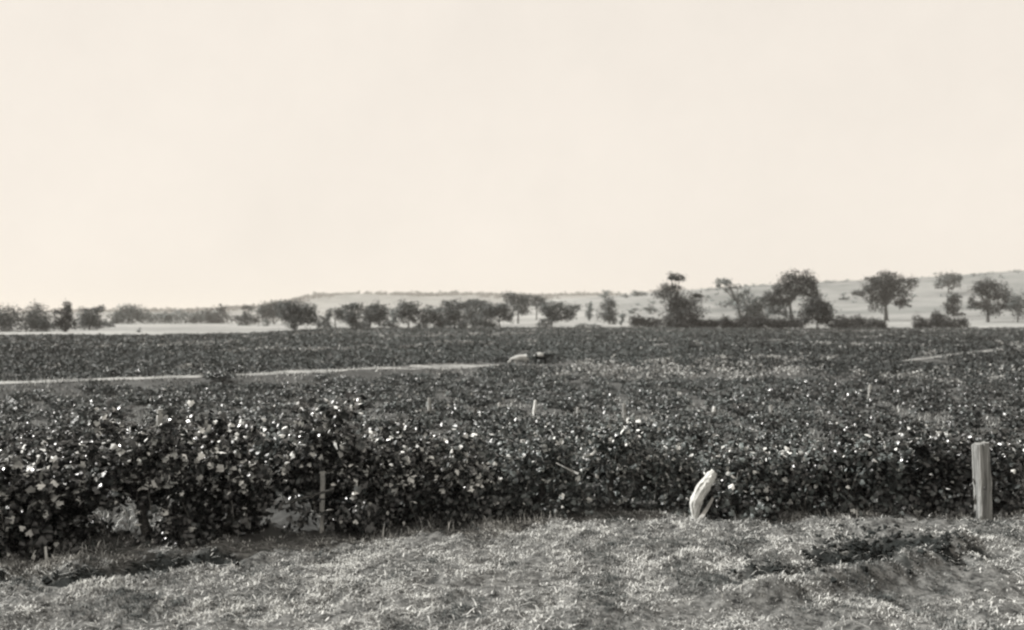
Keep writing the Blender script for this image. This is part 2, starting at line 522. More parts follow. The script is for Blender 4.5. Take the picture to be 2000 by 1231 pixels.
TREES = []
def tree(name, label, blobs, trunk, tone='gum', base_y=None, depth_shift=0.0, group=None, size=2.7, cover=2.3, cat='tree', tw=None, lean=0):
    """trunk: photograph x of the foot; base_y: photograph row of the foot"""
    seed = len(TREES) + 100
    r = np.random.default_rng(seed)
    by = base_y if base_y else max(b[1] + b[3] for b in blobs)
    B = ground_hit(trunk, by)
    if depth_shift:
        s = (B.y + depth_shift) / B.y
        B = Vector((B.x * s, B.y * s, hz(B.x * s, B.y * s)))
    base = np.array(B); depth = B.y; k = depth / FPX
    t = thing(name, label, cat, B, group)
    tones = dict(gum=['gum', 'gum_light'], light=['gum_light', 'gum_grey'], pale=['gum_grey', 'gum_grey'], bush=['bush', 'bush'], dark=['gum_dark', 'bush'])[tone]
    obj('crown', crown_mesh('crown', blobs, base, depth, [M[x] for x in tones], size, cover, seed), t)
    top = min(blobs, key=lambda b: b[1])
    cs = [np.array(at(b[0], b[1], depth)) - base for b in blobs]
    mid = np.mean(cs, axis=0)
    hgt = max(c[2] for c in cs)
    low = min(c[2] for c in cs)
    rad = (tw if tw else max(0.05, 0.035 * hgt))
    fork = np.array([mid[0] * 0.35 + lean, 0, max(0.25 * hgt, min(low, 0.5 * hgt))])
    V, F = tube(bez((0, 0, -0.3), (lean * 0.3, 0, fork[2] * 0.5), fork, 6), np.linspace(rad * 1.3, rad * 0.75, 6), 7, 0.08, seed=seed)
    obj('trunk', mesh_np('trunk', V, F, M['gum_bark'], smooth=True), t)
    for c in cs[:7]:
        if c[2] < fork[2] + 0.3:
            continue
        p1 = fork * 0.5 + c * 0.5 + np.array([0, r.normal() * 0.3, 0.15 * hgt * r.random()])
        V, F = tube(bez(fork, p1, c, 5), np.linspace(rad * 0.55, rad * 0.15, 5), 5, 0.05, seed=seed)
        obj('limb', mesh_np('limb', V, F, M['gum_bark'], smooth=True), t)
    TREES.append(t)
    return t

# -- far left, beyond the pale field
GL = 'trees beyond the pale field'
tree('tree', 'hazy rounded tree at the far left end of the treeline', [(20, 622, 22, 16), (5, 632, 20, 12), (-20, 618, 24, 18)], 12, 'gum', 648, group=GL)
tree('tree', 'broad rounded tree left of the dark spire-topped tree', [(70, 616, 17, 14), (82, 625, 14, 14), (62, 632, 20, 13), (90, 636, 14, 9)], 74, 'gum', 648, group=GL)
tree('tree', 'dark tree with a narrow spire top in the left treeline', [(131, 597, 6, 7), (129, 608, 9, 9), (116, 607, 10, 3.5), (125, 620, 13, 11), (133, 634, 14, 10), (121, 637, 13, 8)], 127, 'dark', 649, group=GL)
tree('tree', 'bushy tree just right of the dark spire-topped tree', [(165, 616, 15, 9), (180, 613, 14, 8), (193, 606, 8, 6), (168, 628, 20, 11), (187, 630, 12, 9), (205, 634, 14, 5)], 175, 'gum', 645, group=GL)
tree('tree', 'pale hazy domed tree standing over the left pale field', [(243, 608, 13, 8), (262, 606, 14, 8), (230, 618, 14, 9), (255, 620, 26, 10), (278, 617, 14, 9), (222, 627, 12, 6)], 252, 'light', 633, group=GL)
tree('tree', 'low spreading hazy tree right of the pale domed tree', [(305, 622, 20, 7), (325, 616, 10, 6), (338, 622, 18, 7)], 318, 'light', 632, group=GL)
tree('tree', 'lowest hazy tree in the dip of the left treeline', [(365, 620, 22, 8), (352, 615, 9, 5), (384, 622, 14, 7)], 362, 'light', 632, group=GL)
tree('tree', 'wide domed tree above the middle of the pale field', [(400, 617, 16, 9), (422, 617, 18, 10), (412, 624, 24, 8), (433, 605, 8, 6)], 412, 'gum', 632, group=GL)
tree('tree', 'small tree with separate round top knot, left of the big dark tree', [(484, 605, 7, 6), (482, 618, 9, 5), (472, 625, 14, 8), (492, 626, 14, 7)], 483, 'gum', 636, group=GL)
tree('shrub', 'tiny round shrub alone near the left big tree', [(520, 630, 6, 5)], 520, 'light', 637, cat='shrub', size=2.2)
tree('shrub', 'tiny shrub alone on the pale left field', [(272, 646, 3, 3)], 272, 'light', 650, cat='shrub', size=1.6)
# -- centre left
GC = 'trees along the far edge of the vineyard'
tree('tree', 'paler tree tucked behind the left side of the big spreading tree', [(522, 603, 16, 9), (515, 612, 12, 8), (535, 612, 18, 12), (545, 600, 10, 8)], 535, 'gum', 634, group=GC)
tree('tree', 'big dark spreading tree where the pale field meets the vineyard', [(555, 597, 14, 7), (570, 600, 17, 9), (592, 603, 18, 9), (605, 611, 13, 10), (560, 612, 14, 10), (582, 617, 24, 12), (574, 630, 14, 9), (612, 624, 10, 7), (598, 628, 12, 6)], 574, 'gum', 648, group=GC)
tree('tree', 'small arched tree with sky gap under its left side', [(652, 608, 11, 5), (643, 615, 6, 6), (664, 614, 11, 9), (634, 624, 10, 8), (668, 622, 8, 6)], 655, 'gum', 641, group=GC)
tree('tree', 'forked tree forming the left half of a paired clump', [(683, 598, 9, 6), (696, 602, 11, 7), (692, 613, 16, 11), (686, 625, 10, 9), (692, 636, 13, 6)], 690, 'gum', 645, group=GC)
tree('tree', 'round dark tree forming the right half of a paired clump', [(737, 600, 13, 8), (724, 608, 14, 9), (741, 612, 14, 11), (718, 621, 18, 9), (744, 624, 10, 8)], 722, 'gum', 644, group=GC)
tree('tree', 'tall round tree right of the paired clump, bright gap beneath', [(798, 597, 15, 8), (792, 606, 16, 10), (810, 610, 11, 10), (786, 620, 11, 8), (806, 624, 9, 6)], 798, 'gum', 643, group=GC)
tree('tree', 'thin pale sapling tree left of the long central clump', [(770, 612, 9, 10), (768, 627, 8, 7)], 768, 'light', 642, group=GC)
tree('tree', 'low rounded tree at the left end of the long central clump', [(845, 607, 16, 7), (838, 617, 15, 10), (856, 618, 13, 10), (832, 626, 7, 5), (858, 630, 10, 6)], 848, 'gum', 643, group=GC)
tree('tree', 'flat-topped tree second in the long central clump', [(877, 594, 13, 6), (890, 597, 13, 7), (884, 608, 19, 11), (878, 620, 14, 10), (893, 627, 12, 10)], 888, 'gum', 644, group=GC)
tree('tree', 'peaked tree third in the long central clump', [(927, 591, 10, 6), (912, 595, 11, 6), (942, 596, 15, 6), (926, 606, 21, 11), (920, 618, 13, 8), (928, 630, 12, 9)], 926, 'gum', 641, group=GC)
tree('tree', 'low arching tree with a lit edge at the right of the central clump', [(985, 602, 16, 8), (965, 605, 18, 9), (950, 614, 15, 10), (975, 613, 20, 9), (992, 620, 9, 7), (940, 630, 16, 8)], 977, 'gum', 642, group=GC)
tree('tree', 'higher tree rising behind the right end of the central clump', [(995, 579, 12, 7), (1008, 584, 16, 8), (1024, 588, 12, 8), (1016, 600, 16, 9), (1025, 606, 8, 6)], 1012, 'gum', 632, group=GC)
tree('tree', 'small upper tree between the central clump and the twin-crowned tree', [(1042, 586, 9, 6), (1056, 590, 11, 7), (1048, 596, 14, 6)], 1048, 'gum', 625, group=GC)
tree('tree', 'broad twin-crowned tree standing apart with a dark trunk', [(1082, 599, 15, 7), (1068, 606, 12, 8), (1092, 607, 18, 10), (1118, 607, 13, 8), (1078, 618, 12, 8), (1100, 622, 12, 5), (1110, 618, 10, 6)], 1076, 'gum', 643, group=GC)
GS = 'low shrubs under the far trees'
for bl, x, lab in [
        ([(628, 634, 9, 5), (640, 635, 8, 4)], 634, 'low shrub right of the big spreading tree foot'),
        ([(707, 636, 9, 5), (714, 633, 7, 5)], 710, 'low shrub between the two trees of the paired clump'),
        ([(757, 635, 9, 5), (766, 637, 8, 4)], 761, 'low shrub left of the tall round tree'),
        ([(826, 634, 9, 6), (818, 637, 7, 4)], 822, 'low shrub at the left foot of the long central clump'),
        ([(868, 634, 9, 7), (860, 637, 8, 4)], 866, 'low shrub under the first trees of the central clump'),
        ([(908, 633, 10, 7), (900, 636, 9, 5)], 904, 'low shrub in the middle of the central clump'),
        ([(952, 634, 12, 7), (962, 637, 9, 4)], 956, 'low shrub under the low arching tree'),
        ([(1066, 630, 9, 6), (1058, 634, 8, 4)], 1063, 'low shrub left of the twin-crowned tree trunk'),
        ([(1140, 636, 9, 3), (1160, 637, 9, 3)], 1148, 'flat scrub at the vineyard edge under the pale poplar')]:
    tree('shrub', lab, bl, x, 'gum', 642, cat='shrub', group=GS, size=2.3)
# -- slope to the right of centre
tree('tree', 'thin pale poplar-shaped tree on the open slope', [(1150, 597, 4, 9), (1151, 610, 5, 8), (1152, 619, 5, 5)], 1151, 'light', 627, size=2.4)
tree('tree', 'upright block-shaped tree on the open slope', [(1187, 593, 12, 8), (1187, 604, 14, 10), (1184, 616, 14, 8), (1196, 624, 7, 8)], 1190, 'gum', 634)
tree('shrub', 'slender shrub right of the block-shaped tree', [(1215, 618, 5, 4), (1213, 626, 4, 5)], 1214, 'light', 637, cat='shrub', size=2.2)
tree('shrub', 'left of two dark shrubs on the skyline', [(1223, 578, 7, 3)], 1223, 'light', 582, cat='shrub', size=1.8)
tree('shrub', 'wider of two dark shrubs on the skyline', [(1247, 574, 13, 4), (1243, 572, 6, 3)], 1246, 'light', 579, cat='shrub', size=1.8)
tree('tree', 'tiny pale tree standing on the far skyline', [(1184, 572, 6, 4), (1178, 577, 7, 3)], 1182, 'pale', 584, size=2.0)
tree('shrub', 'flat low tree on the slope, left of its near twin', [(1239, 607, 10, 3.5)], 1239, 'light', 613, cat='shrub', size=2.2)
tree('shrub', 'low rounded tree on the slope beside the umbrella-topped tree', [(1268, 603, 10, 4), (1274, 607, 8, 4)], 1270, 'light', 614, cat='shrub', size=2.2)
# -- right group
tree('gum_tree', 'tall gum with a detached umbrella tuft at its top', [(1318, 539, 13, 4.5), (1310, 542, 12, 3.5), (1326, 543, 10, 4), (1305, 562, 13, 7), (1295, 572, 17, 9), (1322, 562, 7, 3), (1318, 585, 14, 10), (1342, 586, 20, 10), (1360, 577, 10, 4), (1330, 600, 24, 12), (1345, 610, 22, 10), (1318, 615, 20, 13), (1352, 622, 18, 9)], 1322, 'dark', 642, cover=2.0)
tree('gum_tree', 'wispy pale gum with thin arching crown above the dark hedge', [(1412, 547, 13, 5), (1401, 555, 6, 6), (1420, 554, 11, 4), (1424, 566, 11, 4), (1440, 560, 7, 4), (1462, 571, 8, 6), (1445, 577, 12, 6), (1418, 594, 13, 6), (1445, 590, 16, 9)], 1446, 'light', 634, cover=1.25)
tree('tree', 'ragged grey tree under the wispy pale gum', [(1472, 588, 16, 8), (1455, 603, 16, 9), (1480, 603, 16, 10), (1500, 596, 10, 9), (1468, 617, 20, 9)], 1470, 'gum', 640, cover=1.9)
tree('gum_tree', 'large dark gum with domed crown leaning over to the left', [(1563, 541, 19, 8), (1545, 550, 16, 10), (1582, 548, 12, 9), (1566, 556, 18, 11), (1588, 563, 9, 10), (1532, 562, 15, 9), (1555, 570, 16, 9), (1516, 572, 13, 8), (1505, 582, 14, 7), (1580, 577, 12, 7), (1520, 590, 14, 9), (1536, 584, 12, 9), (1596, 584, 10, 8)], 1548, 'dark', 640, cover=2.2, lean=-1.0)
tree('tree', 'small tree below the large domed gum, bright gap at its right', [(1522, 604, 12, 8), (1535, 612, 10, 7), (1508, 612, 12, 9)], 1522, 'gum', 641, cover=1.8)
tree('tree', 'round tree with sunlit left side standing in front of the hedge', [(1595, 592, 15, 8), (1582, 602, 16, 10), (1608, 600, 15, 12), (1597, 612, 22, 11), (1578, 620, 13, 11), (1618, 618, 13, 11), (1605, 626, 15, 7)], 1596, 'dark', 649, cover=2.2)
tree('gum_tree', 'great spreading gum with bare trunk, alone on the right slope', [(1727, 539, 15, 7), (1703, 543, 13, 5), (1716, 549, 18, 9), (1745, 549, 16, 9), (1700, 560, 14, 9), (1757, 560, 18, 10), (1779, 556, 12, 9), (1728, 562, 22, 12), (1692, 573, 13, 8), (1673, 574, 11, 5), (1712, 580, 15, 9), (1738, 578, 17, 11), (1766, 580, 11, 10), (1772, 592, 8, 5), (1752, 592, 11, 6), (1706, 594, 8, 9), (1720, 598, 7, 8)], 1731, 'dark', 627, cover=1.75, tw=0.55)
tree('tree', 'umbrella-shaped tree breaking the skyline at right', [(1850, 540, 15, 7), (1846, 550, 14, 6), (1866, 549, 10, 8), (1837, 559, 8, 4), (1858, 557, 8, 5)], 1853, 'gum', 574, size=2.4)
tree('tree', 'compact dark tree under the umbrella-shaped skyline tree', [(1861, 582, 12, 7), (1860, 593, 13, 9), (1860, 606, 12, 7), (1873, 612, 8, 4)], 1861, 'dark', 619)
tree('gum_tree', 'tall ragged gum at the right edge of the view', [(1920, 556, 14, 8), (1935, 560, 14, 9), (1912, 568, 13, 9), (1930, 578, 15, 10), (1898, 592, 9, 8), (1920, 597, 16, 8), (1936, 608, 14, 9), (1955, 575, 14, 14), (1960, 595, 12, 12)], 1930, 'dark', 630, cover=1.9)
tree('tree', 'half-hidden tree beyond the ragged right-edge gum', [(1985, 590, 16, 12), (1996, 604, 16, 12)], 1988, 'gum', 630)
for k, (x, lab) in enumerate([(1643, 'left of two small shrubs high on the right slope'), (1653, 'second of two small shrubs high on the right slope')]):
    tree('shrub', lab, [(x, 582, 4.5, 3)], x, 'light', 586, cat='shrub', size=1.7)
# -- hedge of dark bushes at the vineyard's far edge
GB = 'dark bushes along the far edge of the vineyard'
BUSH = [
    ([(1330, 634, 13, 7), (1338, 637, 10, 5)], 1333, 'dark bush against the trunk of the umbrella-topped gum'),
    ([(1374, 636, 10, 5), (1368, 637, 9, 4)], 1372, 'smallest dark bush between the gum foot and the grey-edged bush'),
    ([(1434, 635, 9, 6), (1438, 638, 8, 4)], 1436, 'low dark bush right of the upright hedge bush'),
    ([(1470, 634, 11, 7), (1474, 638, 9, 4)], 1472, 'dark bush squeezed left of the darkest hedge bush'),
    ([(1534, 635, 10, 7), (1538, 638, 8, 4)], 1536, 'low dark bush below the bright gap of the domed gum'),
    ([(1632, 636, 9, 6), (1626, 639, 7, 4)], 1630, 'low dark bush touching the right side of the sunlit round tree'),
    ([(1700, 636, 9, 5), (1694, 638, 7, 4)], 1698, 'low dark bush left of the small domed bush'),
    ([(1850, 635, 10, 6), (1856, 637, 8, 4)], 1853, 'low black bush right of the tallest black bush'),
    ([(1243, 626, 10, 7), (1250, 631, 14, 7)], 1245, 'domed dark bush at the left end of the hedge'),
    ([(1268, 632, 10, 6), (1283, 631, 9, 7)], 1275, 'low dark bush second from the left end of the hedge'),
    ([(1306, 632, 16, 8), (1318, 635, 12, 6)], 1310, 'dark bush at the foot of the umbrella-topped gum'),
    ([(1350, 633, 18, 8), (1365, 634, 12, 7)], 1355, 'dark bush right of the umbrella-topped gum foot'),
    ([(1388, 632, 14, 7), (1398, 635, 10, 6)], 1392, 'grey-edged bush left of the upright hedge bush'),
    ([(1417, 626, 9, 7), (1418, 635, 11, 7)], 1417, 'upright bush sticking up from the middle of the hedge'),
    ([(1447, 632, 13, 8), (1460, 630, 12, 9)], 1452, 'dense black bush under the ragged grey tree'),
    ([(1485, 628, 16, 9), (1494, 635, 16, 8)], 1489, 'darkest bush in the middle of the hedge'),
    ([(1522, 633, 12, 8), (1512, 637, 10, 6)], 1518, 'small dark bush right of the darkest hedge bush'),
    ([(1548, 633, 15, 9), (1560, 636, 9, 6)], 1551, 'dark bush just left of the sunlit round tree'),
    ([(1645, 631, 12, 9), (1655, 634, 14, 7)], 1650, 'shaggy dark bush right of the sunlit round tree'),
    ([(1672, 628, 9, 9), (1685, 632, 12, 8)], 1678, 'shaggy dark bush near the great spreading gum'),
    ([(1714, 631, 12, 7), (1721, 635, 9, 6)], 1716, 'small domed bush in front of the great spreading gum'),
    ([(1796, 629, 9, 10), (1803, 634, 12, 7)], 1798, 'black bush with ragged top right of the great gum'),
    ([(1832, 622, 11, 9), (1838, 630, 15, 10), (1822, 633, 12, 7)], 1832, 'tallest black bush below the compact dark tree'),
    ([(1866, 633, 14, 7), (1881, 632, 8, 7)], 1872, 'low black bush at the right end of the hedge'),
]
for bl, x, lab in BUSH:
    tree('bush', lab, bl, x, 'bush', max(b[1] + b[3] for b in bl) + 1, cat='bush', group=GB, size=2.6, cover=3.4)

# small scrub dotted over the right-hand rise
n = 260
uu = rng.uniform(1120, 2150, n); dd = rng.uniform(420, 930, n)
X = (uu - 1000) / FPX * dd; Y = dd
kp = fbm(X / 70, Y / 90, 3, 57) > 0.02
X, Y = X[kp], Y[kp]; n = len(X)
rad = rng.uniform(0.5, 1.7, n); m = 26
P = np.repeat(np.stack([X, Y, height(X, Y) + rad * 0.5], 1), m, 0) + rng.normal(size=(n * m, 3)) * np.repeat(rad, m)[:, None] * [0.55, 0.55, 0.3]
V, F = scatter(QUAD, QUAD_F, P, rot_from_normals(rng.normal(size=P.shape)), np.repeat(rad, m) * 0.6)
obj('hill_scrub', mesh_np('hill_scrub', V, F, M['gum_grey']), kind='stuff', label='low scrub dotted over the right-hand rise', category='scrub')

# wooded far ridge: one mass of scrub
n = 5200
a = rng.uniform(-34, 34, n); dd = rng.uniform(2150, 2680, n)
X, Y = dd * np.sin(np.radians(a)), dd * np.cos(np.radians(a))
keep = (fbm(X / 170, Y / 170, 4, 77) > -0.05)
X, Y = X[keep], Y[keep]
Z = height(X, Y)
n = len(X)
rad = rng.uniform(2.5, 6.5, n)
m = 7
P = np.repeat(np.stack([X, Y, Z + rad * 0.6], 1), m, 0) + rng.normal(size=(n * m, 3)) * np.repeat(rad, m)[:, None] * [0.5, 0.5, 0.35]
V, F = scatter(QUAD, QUAD_F, P, rot_from_normals(rng.normal(size=P.shape)), np.repeat(rad, m) * 1.1)
obj('far_wood', mesh_np('far_wood', V, F, M['scrub']), kind='stuff', label='hazy scrub covering the far ridge', category='scrub')

# ------------------------------------------------------------------ vineyard
def vine_trunk_mesh(h, r0, seed, lean=0.0, tall=False):
    r = np.random.default_rng(seed)
    n = 9
    t = np.linspace(0, 1, n)
    p = np.stack([lean * t + 0.05 * np.sin(t * 5 + r.random() * 6) * t, 0.05 * np.cos(t * 4 + r.random() * 6) * t, -0.08 + (h + .08) * t], 1)
    rad = r0 * (1.25 - 0.5 * t + 0.35 * (t > 0.85))
    V, F = tube(p, rad, 8, 0.16, seed=seed)
    return mesh_np('trunk', V, F, M['bark'], smooth=True), p[-1]

def front_vine(label, cx, base_y, top_y, hw, leaf, nl, mats, probs, lift=0.0, trunk_h=0.45, gapside=0, seed=0, n_single=60, canes=38, hollow=None, tall_trunk=False, topknot=0.15):
    """one vine of the front row, with its trunk, arms, canes and leaves"""
    r = np.random.default_rng(seed)
    B = ground_hit(cx, base_y)
    depth = B.y; k = depth / FPX
    B = Vector((B.x, B.y + 0.35, 0)); B.z = hz(B.x, B.y)
    depth = B.y; k = depth / FPX
    t = thing('grape_vine', label, 'grapevine', B, 'grapevines of the front row')
    H = (at(cx, top_y, depth).z - B.z) * np.interp(cx, [700, 950], [0.92, 0.80])
    W = hw * k
    me, head = vine_trunk_mesh(trunk_h, 0.05 if not tall_trunk else 0.06, seed, r.normal() * 0.06)
    obj('trunk', me, t)
    arms = []
    for q in range(3):
        a = q * 2.1 + r.random() * 1.2
        e = head + np.array([math.cos(a) * W * 0.45, math.sin(a) * 0.2, 0.10 + 0.16 * r.random()])
        pts = bez(head - [0, 0, 0.03], (head + e) / 2 + [0, 0, 0.08], e, 6)
        V, F = tube(pts, np.linspace(0.036, 0.02, 6), 6, 0.14, seed=seed + q)
        obj('arm', mesh_np('arm', V, F, M['bark'], smooth=True), t)
        arms.append(pts)
    LP, LN = [], []
    for q in range(canes):
        s = arms[q % 3][r.integers(2, 6)]
        a = r.uniform(0, 2 * math.pi)
        up = r.random() < 0.66
        stray = up and r.random() < 0.30
        rr = r.uniform(0.5, 1.0)
        e = np.array([math.cos(a) * W * rr, math.sin(a) * min(W, 0.62) * rr, 0])
        if up:
            e[2] = H * r.uniform(0.6, 1.0 + topknot * (r.random() < 0.45)) * math.sqrt(max(0.1, 1 - 0.55 * (e[0] / W) ** 2))
            if stray:
                e[2] = H * r.uniform(1.02, 1.24)
            m = (s + e) / 2 + [0, 0, 0.25 * H]
        else:
            e[0] *= 1.1
            e[2] = max(lift * 0.9 + 0.04, H * r.uniform(0.05, 0.45))
            m = (s + e) / 2 + [0, 0, 0.5 * H]
        pts = bez(s, m, e, 9)
        V, F = tube(pts, np.linspace(0.0075, 0.003, 9), 4, 0, seed=q, cap=False)
        obj('cane', mesh_np('cane', V, F, M['cane'], smooth=True), t)
        c = nl // canes
        ti = r.random(c)
        pp = np.stack([np.interp(ti, np.linspace(0, 1, 9), pts[:, d]) for d in range(3)], 1)
        pp += r.normal(size=(c, 3)) * (0.03 + 0.6 * leaf)
        LP.append(pp)
        LN.append(r.normal(size=(c, 3)) * 0.75 + [0, -0.15, 0.75])
    # inner leaves that fill the body of the bush
    c = int(nl * 0.5)
    nb = 9
    cu = r.normal(size=(nb, 3)); cu /= np.linalg.norm(cu, axis=1, keepdims=True)
    cu *= r.uniform(0.35, 0.85, (nb, 1))
    u = r.normal(size=(c, 3)); u /= np.linalg.norm(u, axis=1, keepdims=True)
    b = cu[r.integers(0, nb, c)] + u * (r.random((c, 1)) ** 0.5) * r.uniform(0.22, 0.34)
    pz = lift + (H - lift) * (0.46 + 0.48 * b[:, 2])
    LP.append(np.stack([b[:, 0] * W, b[:, 1] * min(W * 0.8, 0.6), pz], 1))
    LN.append(r.normal(size=(c, 3)) * 0.75 + u * 0.6 + [0, 0, 0.45])
    # low suckers and trailing leaves that hide the foot
    c = int(nl * 0.22)
    nb = 7
    cb = np.stack([r.uniform(-1, 1, nb) * W * 0.95, r.uniform(-0.45, 0.35, nb), r.uniform(0.04, 0.26, nb)], 1)
    u = r.normal(size=(c, 3))
    LP.append(cb[r.integers(0, nb, c)] + u * [0.17, 0.12, 0.10])
    LN.append(u * 0.5 + r.normal(size=(c, 3)) * 0.6 + [0, -0.2, 0.5])
    P, N = np.vstack(LP), np.vstack(LN)
    ok = P[:, 2] > 0.02
    for gx, gz, gw, gh in GAPS:
        ok &= np.hypot((P[:, 0] + B.x - gx) / gw, (P[:, 2] - gz) / gh) > 1 + 0.25 * r.normal(size=len(P))
    P, N = P[ok], N[ok]
    S = leaf * np.clip(np.exp(r.normal(size=len(P)) * 0.30), 0.45, 1.55)
    mi = r.choice(len(mats) - 1, len(P), p=np.array(probs[:-1]) / sum(probs[:-1]))
    glint_pale = r.random(len(P)) < probs[-1] * np.where(P[:, 2] > 0.5 * H, 1.7, 0.45)  # upper leaves take the pale colour more often, imitating sun glints
    mi[glint_pale] = len(mats) - 1
    # the leaves that stand out toward the open side are single pieces
    order = np.argsort(P[:, 1] - 0.35 * P[:, 2] + r.random(len(P)) * 0.35)
    single = order[:n_single]; rest = order[n_single:]
    R = rot_from_normals(N, r)
    V, F = scatter(LEAF, LEAF_F, P[rest], R[rest], S[rest])
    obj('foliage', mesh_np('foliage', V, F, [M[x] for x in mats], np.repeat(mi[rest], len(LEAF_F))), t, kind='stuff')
    for q in single:
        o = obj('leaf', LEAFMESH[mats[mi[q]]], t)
        mm = Matrix(R[q].tolist()).to_4x4()
        o.matrix_basis = Matrix.Translation(P[q]) @ mm @ Matrix.Scale(S[q], 4)
    return t, B

GAPS = [(-4.62, 0.24, 0.36, 0.25), (-2.86, 0.17, 0.26, 0.20)]
LEAFMESH = {k: mesh_np('leaf_' + k, LEAF, LEAF_F, M[k]) for k in ('leaf_dark', 'leaf_mid', 'leaf_grey', 'leaf_pale')}
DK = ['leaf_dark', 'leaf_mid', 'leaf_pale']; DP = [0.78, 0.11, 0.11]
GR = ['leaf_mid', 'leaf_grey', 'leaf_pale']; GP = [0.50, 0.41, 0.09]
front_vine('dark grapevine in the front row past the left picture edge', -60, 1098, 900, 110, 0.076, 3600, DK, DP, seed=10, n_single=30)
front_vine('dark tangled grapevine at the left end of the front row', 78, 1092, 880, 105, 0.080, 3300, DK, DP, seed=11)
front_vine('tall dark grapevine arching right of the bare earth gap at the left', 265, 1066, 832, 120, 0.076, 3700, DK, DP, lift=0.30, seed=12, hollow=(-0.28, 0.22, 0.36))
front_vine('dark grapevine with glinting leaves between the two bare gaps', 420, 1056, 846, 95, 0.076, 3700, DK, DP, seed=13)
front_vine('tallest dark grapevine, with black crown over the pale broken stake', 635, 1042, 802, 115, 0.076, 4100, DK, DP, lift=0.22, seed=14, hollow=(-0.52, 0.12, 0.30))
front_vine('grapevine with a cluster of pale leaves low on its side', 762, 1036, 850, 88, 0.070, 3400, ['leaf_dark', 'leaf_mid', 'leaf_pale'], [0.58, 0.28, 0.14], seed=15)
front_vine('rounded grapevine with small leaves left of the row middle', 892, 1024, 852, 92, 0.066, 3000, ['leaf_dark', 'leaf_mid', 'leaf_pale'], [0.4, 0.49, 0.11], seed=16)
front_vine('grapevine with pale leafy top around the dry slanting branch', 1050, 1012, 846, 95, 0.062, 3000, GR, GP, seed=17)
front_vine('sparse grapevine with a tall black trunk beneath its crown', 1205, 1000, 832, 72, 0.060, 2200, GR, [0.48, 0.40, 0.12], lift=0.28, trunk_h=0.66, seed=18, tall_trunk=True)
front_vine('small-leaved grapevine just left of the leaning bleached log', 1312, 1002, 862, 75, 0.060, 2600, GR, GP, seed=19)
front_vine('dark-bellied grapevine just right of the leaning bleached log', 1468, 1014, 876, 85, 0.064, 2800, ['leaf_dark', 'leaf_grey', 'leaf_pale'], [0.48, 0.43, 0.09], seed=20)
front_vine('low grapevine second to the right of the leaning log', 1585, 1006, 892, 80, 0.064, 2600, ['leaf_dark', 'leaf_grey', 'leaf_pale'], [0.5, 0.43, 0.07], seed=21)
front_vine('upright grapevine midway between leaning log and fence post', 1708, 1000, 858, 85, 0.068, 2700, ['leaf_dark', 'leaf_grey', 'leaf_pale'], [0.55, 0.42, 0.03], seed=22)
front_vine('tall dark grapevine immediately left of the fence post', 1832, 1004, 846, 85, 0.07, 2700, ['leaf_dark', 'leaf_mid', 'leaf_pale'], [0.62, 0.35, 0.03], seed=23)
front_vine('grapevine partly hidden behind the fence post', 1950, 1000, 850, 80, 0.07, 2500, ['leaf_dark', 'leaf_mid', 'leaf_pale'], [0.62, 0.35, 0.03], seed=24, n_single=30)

# shared vine shapes for the rows behind
def row_vine_mesh(seed, nl, leaf, H, W, mats, probs, T=FOLD, TF=FOLD_F, trunk=True):
    r = np.random.default_rng(seed)
    ns = 9
    ctr = np.stack([r.normal(size=ns) * W * 0.42, r.normal(size=ns) * W * 0.42, H * r.uniform(0.3, 0.85, ns)], 1)
    ci = r.integers(0, ns, nl)
    u = r.normal(size=(nl, 3)); u /= np.linalg.norm(u, axis=1, keepdims=True)
    P = ctr[ci] + u * np.array([0.42 * W, 0.42 * W, 0.24 * H]) * (r.random((nl, 1)) ** 0.4)
    sh = r.random(nl) < 0.07
    P[sh, 2] += H * r.uniform(0.1, 0.35, sh.sum())
    P[:, 2] = np.maximum(P[:, 2], 0.05)
    S = leaf * r.uniform(0.6, 1.35, nl)
    V, F = scatter(T, TF, P, rot_from_normals(r.normal(size=(nl, 3)) * 0.75 + u * 0.5 + [0, 0, 0.6], r), S)
    return mesh_np('vine_foliage', V, F, [M[x] for x in mats], np.repeat(r.choice(len(mats), nl, p=probs), len(TF)))

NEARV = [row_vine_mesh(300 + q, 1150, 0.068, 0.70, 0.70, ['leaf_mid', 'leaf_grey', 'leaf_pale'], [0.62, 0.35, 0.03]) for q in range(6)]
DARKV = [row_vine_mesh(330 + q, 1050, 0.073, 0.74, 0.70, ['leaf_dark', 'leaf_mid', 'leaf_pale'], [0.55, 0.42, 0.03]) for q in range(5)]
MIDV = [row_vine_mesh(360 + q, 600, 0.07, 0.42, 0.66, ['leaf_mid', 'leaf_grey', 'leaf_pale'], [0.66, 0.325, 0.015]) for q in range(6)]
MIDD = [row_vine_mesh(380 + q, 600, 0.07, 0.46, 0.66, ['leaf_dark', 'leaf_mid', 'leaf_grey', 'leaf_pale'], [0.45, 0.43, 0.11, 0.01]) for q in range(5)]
TRUNKS = [vine_trunk_mesh(0.42, 0.045, 400 + q)[0] for q in range(3)]

